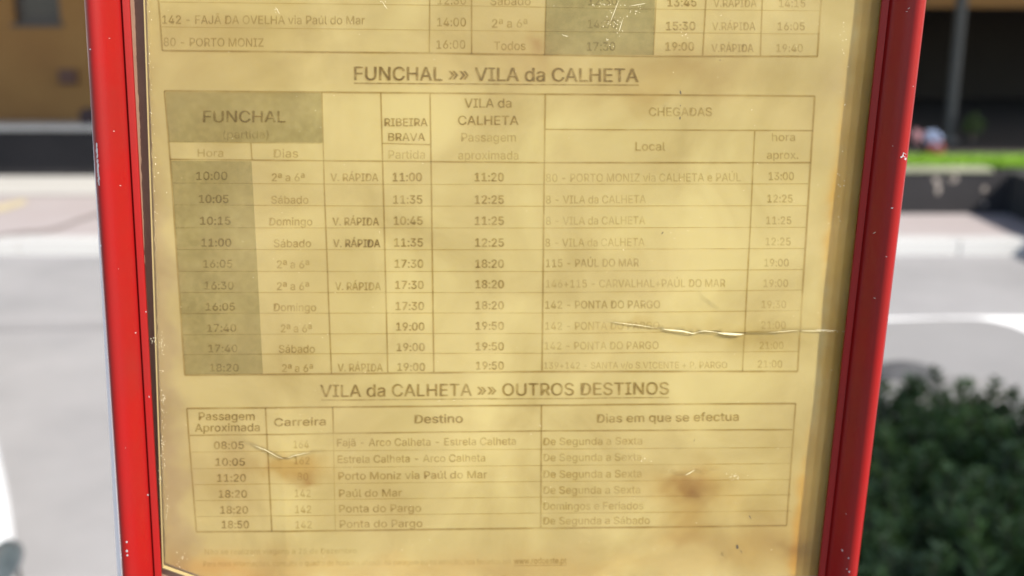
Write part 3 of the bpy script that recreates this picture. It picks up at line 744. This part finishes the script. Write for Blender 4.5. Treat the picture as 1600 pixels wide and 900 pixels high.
for cu, o in tmp.items():
    m_ = bpy.data.meshes.new_from_object(o.evaluated_get(dg))
    from mathutils.geometry import delaunay_2d_cdt
    try:
        m_.calc_loop_triangles()
        P2 = [v.co.xy.copy() for v in m_.vertices]
        tris = [tuple(t.vertices) for t in m_.loop_triangles]
        bins = {}
        for t in tris:
            a, b, c = (P2[k] for k in t)
            if abs((b - a).cross(c - a)) < 1e-9: continue
            for q in range(int(min(a.x, b.x, c.x) * 10) - 1, int(max(a.x, b.x, c.x) * 10) + 2): bins.setdefault(q, []).append((a, b, c))
        edges = list({tuple(sorted((t[k], t[(k + 1) % 3]))) for t in tris for k in range(3)})
        r_ = delaunay_2d_cdt(P2, edges, [], 0, 1e-5)
        def inside(p):
            for a, b, c in bins.get(int(p.x * 10), ()):
                d1 = (b - a).cross(p - a); d2 = (c - b).cross(p - b); d3 = (a - c).cross(p - c)
                if (d1 >= 0 and d2 >= 0 and d3 >= 0) or (d1 <= 0 and d2 <= 0 and d3 <= 0): return True
            return False
        keep = [tuple(f) for f in r_[2] if inside(sum((r_[0][k] for k in f), Vector((0, 0))) / len(f))]
        data[cu] = (r_[0], keep)
    except Exception:
        data[cu] = ([v.co.copy() for v in m_.vertices], [tuple(q.vertices) for q in m_.polygons])
    bpy.data.meshes.remove(m_)
for o in tmp.values(): bpy.data.objects.remove(o)
bykey = {k: data[cu] for k, cu in gcache.items()}
for cu in list(tmp): bpy.data.curves.remove(cu)
CAPH = max(v.y for v in bykey['H'][0])
groups = {}
for (g, text, x0, x1, y0, y1, cap, ink, bold) in jobs:
    V, Fc = bykey[text]
    if not V: continue
    mn = min(v.x for v in V); mxx = max(v.x for v in V)
    G = groups.setdefault(g, ([], [], []))
    # four thin washes of ink, slightly out of register: the bled, softened print of the photo
    e = .50 + bold * cap * 1.6
    for ci, (ex, ey) in enumerate(((-e, -.60), (-e * .33, .60), (e * .33, -.55), (e, .60)) + (((-e * .7, .1), (e * .7, -.1), (0, .0)) if bold > .015 else ())):
        base = len(G[0])
        for v in V:
            t = (v.x - mn) / (mxx - mn)
            px = x0 + (x1 - x0) * t + ex; py = y0 + (y1 - y0) * t - v.y / CAPH * cap + ey
            u_, v_ = uv(px, py)
            G[0].append((u_, -(H(u_, v_) + .00016 + ci * .00002), v_))
        for f in Fc: G[1].append(tuple(base + k for k in f)); G[2].append(ink)
def strip(G, pts, wpx, ink, step=10):
    """printed line following the sheet; pts pixel polyline, width in px"""
    for wi, (xa, ya), (xb, yb) in [(q, a, b) for q in (.35, .9, 1.5) for a, b in zip(pts, pts[1:])]:
        wpx_ = wpx; wpx = wpx * wi
        L = math.hypot(xb - xa, yb - ya); N = max(1, int(L / step)); nx, ny = -(yb - ya) / L * wpx / 2, (xb - xa) / L * wpx / 2
        for i in range(N):
            q = []
            for t, s in ((i / N, 1), ((i + 1) / N, 1), ((i + 1) / N, -1), (i / N, -1)):
                x = xa + (xb - xa) * t + nx * s; y = ya + (yb - ya) * t + ny * s
                u_, v_ = uv(x, y); q.append((u_, -(H(u_, v_) + .00013 + wi * .00001), v_))
            b = len(G[0]); G[0].extend(q); G[1].append((b, b + 1, b + 2, b + 3)); G[2].append(ink)
        wpx = wpx_
def make(name, G, mats, label=None, kind=None):
    me = bpy.data.meshes.new(name); me.from_pydata(G[0], [], G[1]); me.update()
    for m_ in mats: me.materials.append(m_)
    me.polygons.foreach_set('material_index', G[2])
    o = bpy.data.objects.new(name, me); C.objects.link(o); o.parent = sheet
    if label: o['label'] = label
    o['kind'] = 'stuff'
    return o
strip(groups['heading'], [(553, 130), (998, 133)], 2.0, 0); strip(groups['heading2'], [(502, 625), (1045, 621)], 2.0, 1); strip(groups['foot'], [(803, 884), (885, 883)], 1.6, 2)
names = {'heading': ('heading', 'heading FUNCHAL to VILA da CALHETA, underlined'), 'heading2': ('heading', 'heading VILA da CALHETA to OUTROS DESTINOS, underlined'), 'h': ('column_titles', None), 'h2': ('column_titles', None), 'foot': ('footnote', None)}
for g, G in groups.items():
    nm, lb_ = names.get(g, ('timetable_row', None))
    make(nm, G, INKS, lb_)
# grids
def newG(): return ([], [], [])
A, B = 0, 1
G = newG()
for py0, py1 in ((3, 17), (-33, -19), (-69, -55), (-105, -91)): strip(G, [(250, py0), (671, py0 + 5), (1000, py0 + 11), (1283, py1)], 1.5, B)
strip(G, [(253, 42), (671, 47), (853, 49), (1022, 51), (1281, 53)], 1.5, B); strip(G, [(254, 79), (671, 83), (1000, 88), (1278, 88)], 2.6, A)
for xa, xb, yb in ((248, 254, 79), (671.5, 671, 82), (737, 737, 84), (853, 851, 86), (1025, 1021, 87), (1103, 1098, 87), (1191, 1188, 88), (1283, 1277, 88)):
    strip(G, [(xa + (xa - xb) * 1.6, -140), (xa, 0), (xb, yb)], 2.0 if xa not in (248, 1283) else 2.6, A)
make('table_grid', G, [LINE, LINE_T])
G = newG()
strip(G, [(257, 142), (503, 144), (852, 147), (1273, 150)], 2.6, A); strip(G, [(289, 586), (518, 584), (847, 580.5), (1246, 580)], 2.6, A)
for a_, w_ in (([(257, 142), (266, 250), (289, 586)], 2.6), ([(1273, 150), (1260, 360), (1246, 580)], 2.6), ([(503, 144), (507, 300), (518, 584)], 2.0), ([(595, 145), (600, 330), (606, 582)], 2.2), ([(672, 146), (675, 350), (678, 581)], 2.2),
               ([(852, 147), (850, 300), (847, 579)], 2.4), ([(1179, 205), (1172, 360), (1160, 580)], 2.0), ([(392, 223), (394, 250)], 1.6)):
    strip(G, a_, w_, A)
strip(G, [(262, 222), (503, 224)], 1.5, B); strip(G, [(266, 249), (505, 251), (850, 254), (1266, 254)], 2.2, A); strip(G, [(597, 224), (672, 226)], 2.0, A); strip(G, [(852, 202), (1270, 204)], 2.0, A)
for yl, ym, yr in ((286, 288, 287), (320, 322, 321), (356, 356, 355), (390, 390, 388), (424, 424, 421), (457, 457, 453), (490, 489, 485), (523, 521, 517), (554, 552, 549)):
    strip(G, [(268 + (yl - 250) * .066, yl), (600, ym), (850, ym), (1264 - (yr - 254) * .055, yr)], 1.5, B)
make('table_grid', G, [LINE, LINE_T])
G = newG()
strip(G, [(292, 638), (520, 636), (846, 633), (1243, 630)], 2.4, A); strip(G, [(307, 831), (520, 829), (846, 825), (1229, 821)], 2.4, A); strip(G, [(297, 680), (520, 677), (846, 673), (1238, 671)], 2.0, A)
for a_ in ([(292, 638), (307, 831)], [(1243, 630), (1229, 821)], [(415, 637), (425, 830)], [(520, 636), (521, 677)], [(846, 633), (845, 825)]): strip(G, a_, 2.2, A)
strip(G, [(521, 677), (524, 829)], 1.4, B)
for yl, yr in ((706, 699), (732, 724), (757, 749), (782, 773), (807, 798)): strip(G, [(300 + (yl - 706) * .07, yl), (520, yl - 2), (846, (yl + yr) / 2 - 1), (1236, yr)], 1.3, B)
make('table_grid', G, [LINE, LINE_T])
# grey shaded cells
def cell(quad, m, nx=12, ny=12):
    G = newG(); (a, b, c, d) = quad
    for j in range(ny + 1):
        for i in range(nx + 1):
            s, t = i / nx, j / ny
            x = (a[0] * (1 - s) + b[0] * s) * (1 - t) + (d[0] * (1 - s) + c[0] * s) * t
            y = (a[1] * (1 - s) + b[1] * s) * (1 - t) + (d[1] * (1 - s) + c[1] * s) * t
            u_, v_ = uv(x, y); G[0].append((u_, -(H(u_, v_) + .00010), v_))
    for j in range(ny):
        for i in range(nx): k = j * (nx + 1) + i; G[1].append((k, k + 1, k + nx + 2, k + nx + 1)); G[2].append(0)
    make('shaded_cell', G, [m])
cell([(259, 144), (502, 145), (504, 223), (264, 222)], SHADE, 40, 16)
cell([(267, 251), (393, 252), (411, 584), (290, 585)], SHADE, 24, 56)
cell([(855, -140), (1027, -138), (1021, 86), (852, 85)], SHADE2, 30, 40)

# ------------------------------------------------------------------ clear pane over the sheet
PANE = bpy.data.materials.new('hazy_clear_plastic'); PANE.use_nodes = True
n = PANE.node_tree.nodes; l = PANE.node_tree.links; n.remove(n['Principled BSDF'])
tr_ = n.new('ShaderNodeBsdfTransparent'); tr_.inputs[0].default_value = (.985, .975, .94, 1)
df = n.new('ShaderNodeBsdfDiffuse'); df.inputs[0].default_value = (.72, .58, .30, 1)
gl = n.new('ShaderNodeBsdfGlossy'); gl.inputs['Roughness'].default_value = .12
tc = n.new('ShaderNodeTexCoord'); nz = n.new('ShaderNodeTexNoise'); nz.inputs['Scale'].default_value = 35; nz.inputs['Detail'].default_value = 8
l.new(tc.outputs['Object'], nz.inputs['Vector'])
mr = n.new('ShaderNodeMapRange'); mr.inputs['From Min'].default_value = .4; mr.inputs['From Max'].default_value = .8; mr.inputs['To Min'].default_value = .03; mr.inputs['To Max'].default_value = .085
l.new(nz.outputs['Fac'], mr.inputs['Value'])
m1 = n.new('ShaderNodeMixShader'); l.new(mr.outputs[0], m1.inputs[0]); l.new(tr_.outputs[0], m1.inputs[1]); l.new(df.outputs[0], m1.inputs[2])
fr = n.new('ShaderNodeFresnel'); fr.inputs[0].default_value = 1.28
ge = n.new('ShaderNodeNewGeometry'); inv_ = n.new('ShaderNodeMath'); inv_.operation = 'SUBTRACT'; inv_.inputs[0].default_value = 1; l.new(ge.outputs['Backfacing'], inv_.inputs[1])
mu = n.new('ShaderNodeMath'); mu.operation = 'MULTIPLY'; l.new(fr.outputs[0], mu.inputs[0]); l.new(inv_.outputs[0], mu.inputs[1])
mu2 = n.new('ShaderNodeMath'); mu2.operation = 'MULTIPLY'; mu2.inputs[1].default_value = .16; l.new(mu.outputs[0], mu2.inputs[0])
m2 = n.new('ShaderNodeMixShader'); l.new(mu2.outputs[0], m2.inputs[0]); l.new(m1.outputs[0], m2.inputs[1]); l.new(gl.outputs[0], m2.inputs[2])
l.new(m2.outputs[0], n['Material Output'].inputs['Surface'])
cv = Vbot + .0005
c = [(lx(cornv), cornv), (lx(cornv) + (cornv - cv) * 2.3, cv), (rxr(cv), cv), (rxr(Vtop), Vtop), (lx(Vtop), Vtop)]
bm = bmesh.new(); quad_slab(bm, c, .0016, .0031)
bmesh.ops.recalc_face_normals(bm, faces=bm.faces)
bmesh.ops.delete(bm, geom=[f for f in bm.faces if abs(f.normal.y) < .9], context='FACES_ONLY')
pane = mobj('clear_pane', bm, PANE, root)
# rough sawn edge of the pane along its left side
EDGE = mat('sawn_plastic_edge', (.30, .235, .11), .6)
vs = []; fs = []
N = 260
for i in range(N + 1):
    v = cornv + (Vtop - cornv) * i / N; u = lx(v) - .00002
    ww = .00012 + .00022 * noise.noise(Vector((v * 900, 0, 1))) + .0001 * noise.noise(Vector((v * 2600, 0, 4)))
    vs += [(u - .0001, -.0012, v), (u, -.00315, v), (u + ww, -.00318, v)]
for i in range(N): b = 3 * i; fs += [(b, b + 1, b + 4, b + 3), (b + 1, b + 2, b + 5, b + 4)]
b = len(vs)
for i in range(21):
    t = i / 20; v = cornv + (cv - cornv) * t; u = lx(cornv) + (cornv - v) * 2.3
    ww = .0002 + .0001 * random.random(); vs += [(u, -.0012, v), (u, -.00315, v), (u + ww * .4, -.00318, v + ww)]
for i in range(20): k = b + 3 * i; fs += [(k, k + 1, k + 4, k + 3), (k + 1, k + 2, k + 5, k + 4)]
pydata('sawn_edge', vs, fs, EDGE, pane)
# scratches, chips and dirt on the pane surface
def flecks(name, L, m, parent, n_=.00322):
    vs = []; fs = []
    for px, py, a, b_, ang in L:
        u_, v_ = uv(px, py, n_); k = len(vs); s = .000194; cnt = 7
        for j in range(cnt):
            t = j / cnt * math.tau; r = random.uniform(.6, 1.25)
            x = math.cos(t) * a * r; y = math.sin(t) * b_ * r
            vs.append((u_ + s * (x * math.cos(ang) - y * math.sin(ang)), -n_, v_ + s * (x * math.sin(ang) + y * math.cos(ang))))
        fs.append(tuple(range(k, k + cnt)))
    return pydata(name, vs, fs, m, parent)
SCR = mat('scratch_white', (.58, .52, .36), .4); DIRT = mat('dirt_speck', (.05, .035, .02), .8)
Lw = []
for cx, cy, sx, sy, cnt in ((241, 530, 4, 5, 12), (254, 538, 5, 12, 18), (252, 578, 3, 4, 5), (255, 630, 6, 20, 26), (255, 700, 3, 40, 30), (250, 745, 3, 14, 10), (260, 790, 3, 30, 12), (282, 875, 8, 8, 12), (960, 35, 16, 22, 26), (945, 8, 26, 3, 14), (990, 15, 16, 6, 10), (1068, 52, 6, 5, 5), (885, 56, 5, 2, 5), (948, 61, 4, 1.5, 3), (432, 15, 3, 5, 4), (600, 5, 4, 6, 4), (1000, 718, 18, 5, 10), (1148, 745, 14, 6, 20), (1300, 518, 20, 1.5, 8), (235, 60, 4, 50, 8), (238, 150, 4, 60, 8), (243, 300, 4, 60, 9), (1320, 100, 6, 70, 12), (1310, 300, 6, 90, 10), (860, 610, 2, 2, 2), (696, 626, 20, 2, 4), (845, 664, 2, 3, 2)):
    for k in range(cnt): Lw.append((random.gauss(cx, sx * .6), random.gauss(cy, sy * .6), random.uniform(.4, 1.5), random.uniform(.25, .6), random.uniform(-1.6, 1.6)))
for k in range(120): Lw.append((random.uniform(260, 1330), random.uniform(0, 890), random.uniform(.4, 1.0), random.uniform(.2, .45), random.uniform(-1.6, 1.6)))
for px, py, a, ang in ((998, 7, 14, .15), (960, 18, 16, 1.2), (434, 17, 6, -1.1), (601, 8, 7, -1.0), (970, 40, 9, 1.3), (1290, 516, 24, -.05)): Lw.append((px, py, a, .35, ang))
flecks('scratch_marks', Lw, SCR, pane)['kind'] = 'stuff'
flecks('dirt_specks', [(1063.5, 145, 1.6, 3.4, .1), (1063, 165, .9, 1.2, 0), (1062.5, 184.5, 1.2, 2.6, 0), (1035, 364, 1.3, 3.2, -.5), (1085, 688, .6, 3, -.3), (1125, 94, 1, 1, 0), (1172, 808, .9, 4, .5), (1152, 855, 3, 5, .4), (1158, 862, .8, 5, .5)], DIRT, pane)['kind'] = 'stuff'

# paint chips lying on the rails: project onto the real rail surface
def chips(ob, L, m, name='paint_chip'):
    bpy.context.view_layer.update()
    me = ob.data; tree = BVHTree.FromPolygons([v.co.copy() for v in me.vertices], [tuple(q.vertices) for q in me.polygons])
    inv = PM.inverted(); o = inv @ CAM
    vs = []; fs = []
    for px, py, a, b_, ang in L:
        cnt = 8; ps = []
        for j in range(cnt):
            t = j / cnt * math.tau; r = random.uniform(.55, 1.3); x = math.cos(t) * a * r; y = math.sin(t) * b_ * r
            d = (inv.to_3x3() @ ray(px + x * math.cos(ang) - y * math.sin(ang), py - x * math.sin(ang) - y * math.cos(ang))).normalized()
            h = tree.ray_cast(o, d)
            if h[0] is None: ps = None; break
            ps.append(h[0] - d * .00008)
        if ps: k = len(vs); vs += ps; fs.append(tuple(range(k, k + cnt)))
    if fs: pydata(name, vs, fs, m, ob)['kind'] = 'stuff'
Lc = [(141, 77, 1.2, 1.2, 0), (171, 60, 1.2, .8, 0), (178, 205, 1.2, 1, 0), (188, 290, 1.4, .8, 0), (212, 520, 1.6, 1, .6), (228, 487, .8, 1.5, 0), (231, 773, 1.4, 1.4, 0), (198, 847, 1.6, 2.2, 0), (198, 861, 1.8, 2.4, 0), (199, 868, 1.4, 1.6, 0), (233, 620, .8, 1.2, 0), (185, 420, .7, .7, 0), (196, 700, .8, .6, 0)]
for y, wd in [(228, 1.3), (236, 1.6), (244, 1.5), (252, 1.7), (259, 1.8), (266, 1.9), (273, 1.9), (280, 1.7), (286, 1.2)]: Lc.append((134 + (y) * .061 + 1.6 + 1.5, y, wd, 5, .0))
for y in (384, 392, 399, 406, 412): Lc.append((156 + random.uniform(0, 2.5), y, random.uniform(.8, 1.8), random.uniform(1.2, 3.2), random.uniform(-.5, .5)))
for y in (866, 872, 880, 886): Lc.append((189 + random.uniform(0, 1), y, random.uniform(.5, .9), 1.8, 0))
chips(railL, Lc, CHIP)
Rc = [(1413, 242, 2.8, 4.4, .4), (1409, 245, 2.6, 1.6, .3), (1418, 239, 2.6, 1.8, .8), (1415, 248, 1.6, 2, 0), (1394, 325, 1.8, .8, 0), (1366, 364, 2.6, .9, .6), (1367, 466, 1.8, .7, -.3), (1385, 401, 1.4, .6, 0), (1316, 860, 1.5, 2, .3), (1326, 872, 1.2, 1.2, 0), (1323, 889, 1.1, .8, 0), (1327, 893, 1.1, 2, 0), (1427, 135, 1.3, .6, 0), (1420, 13, 2.4, .6, .6), (1417, 18, 2, .5, 0), (1322, 803, .7, 1, 0), (1395, 228, 1, .6, 0)]
chips(railR, Rc, CHIP)
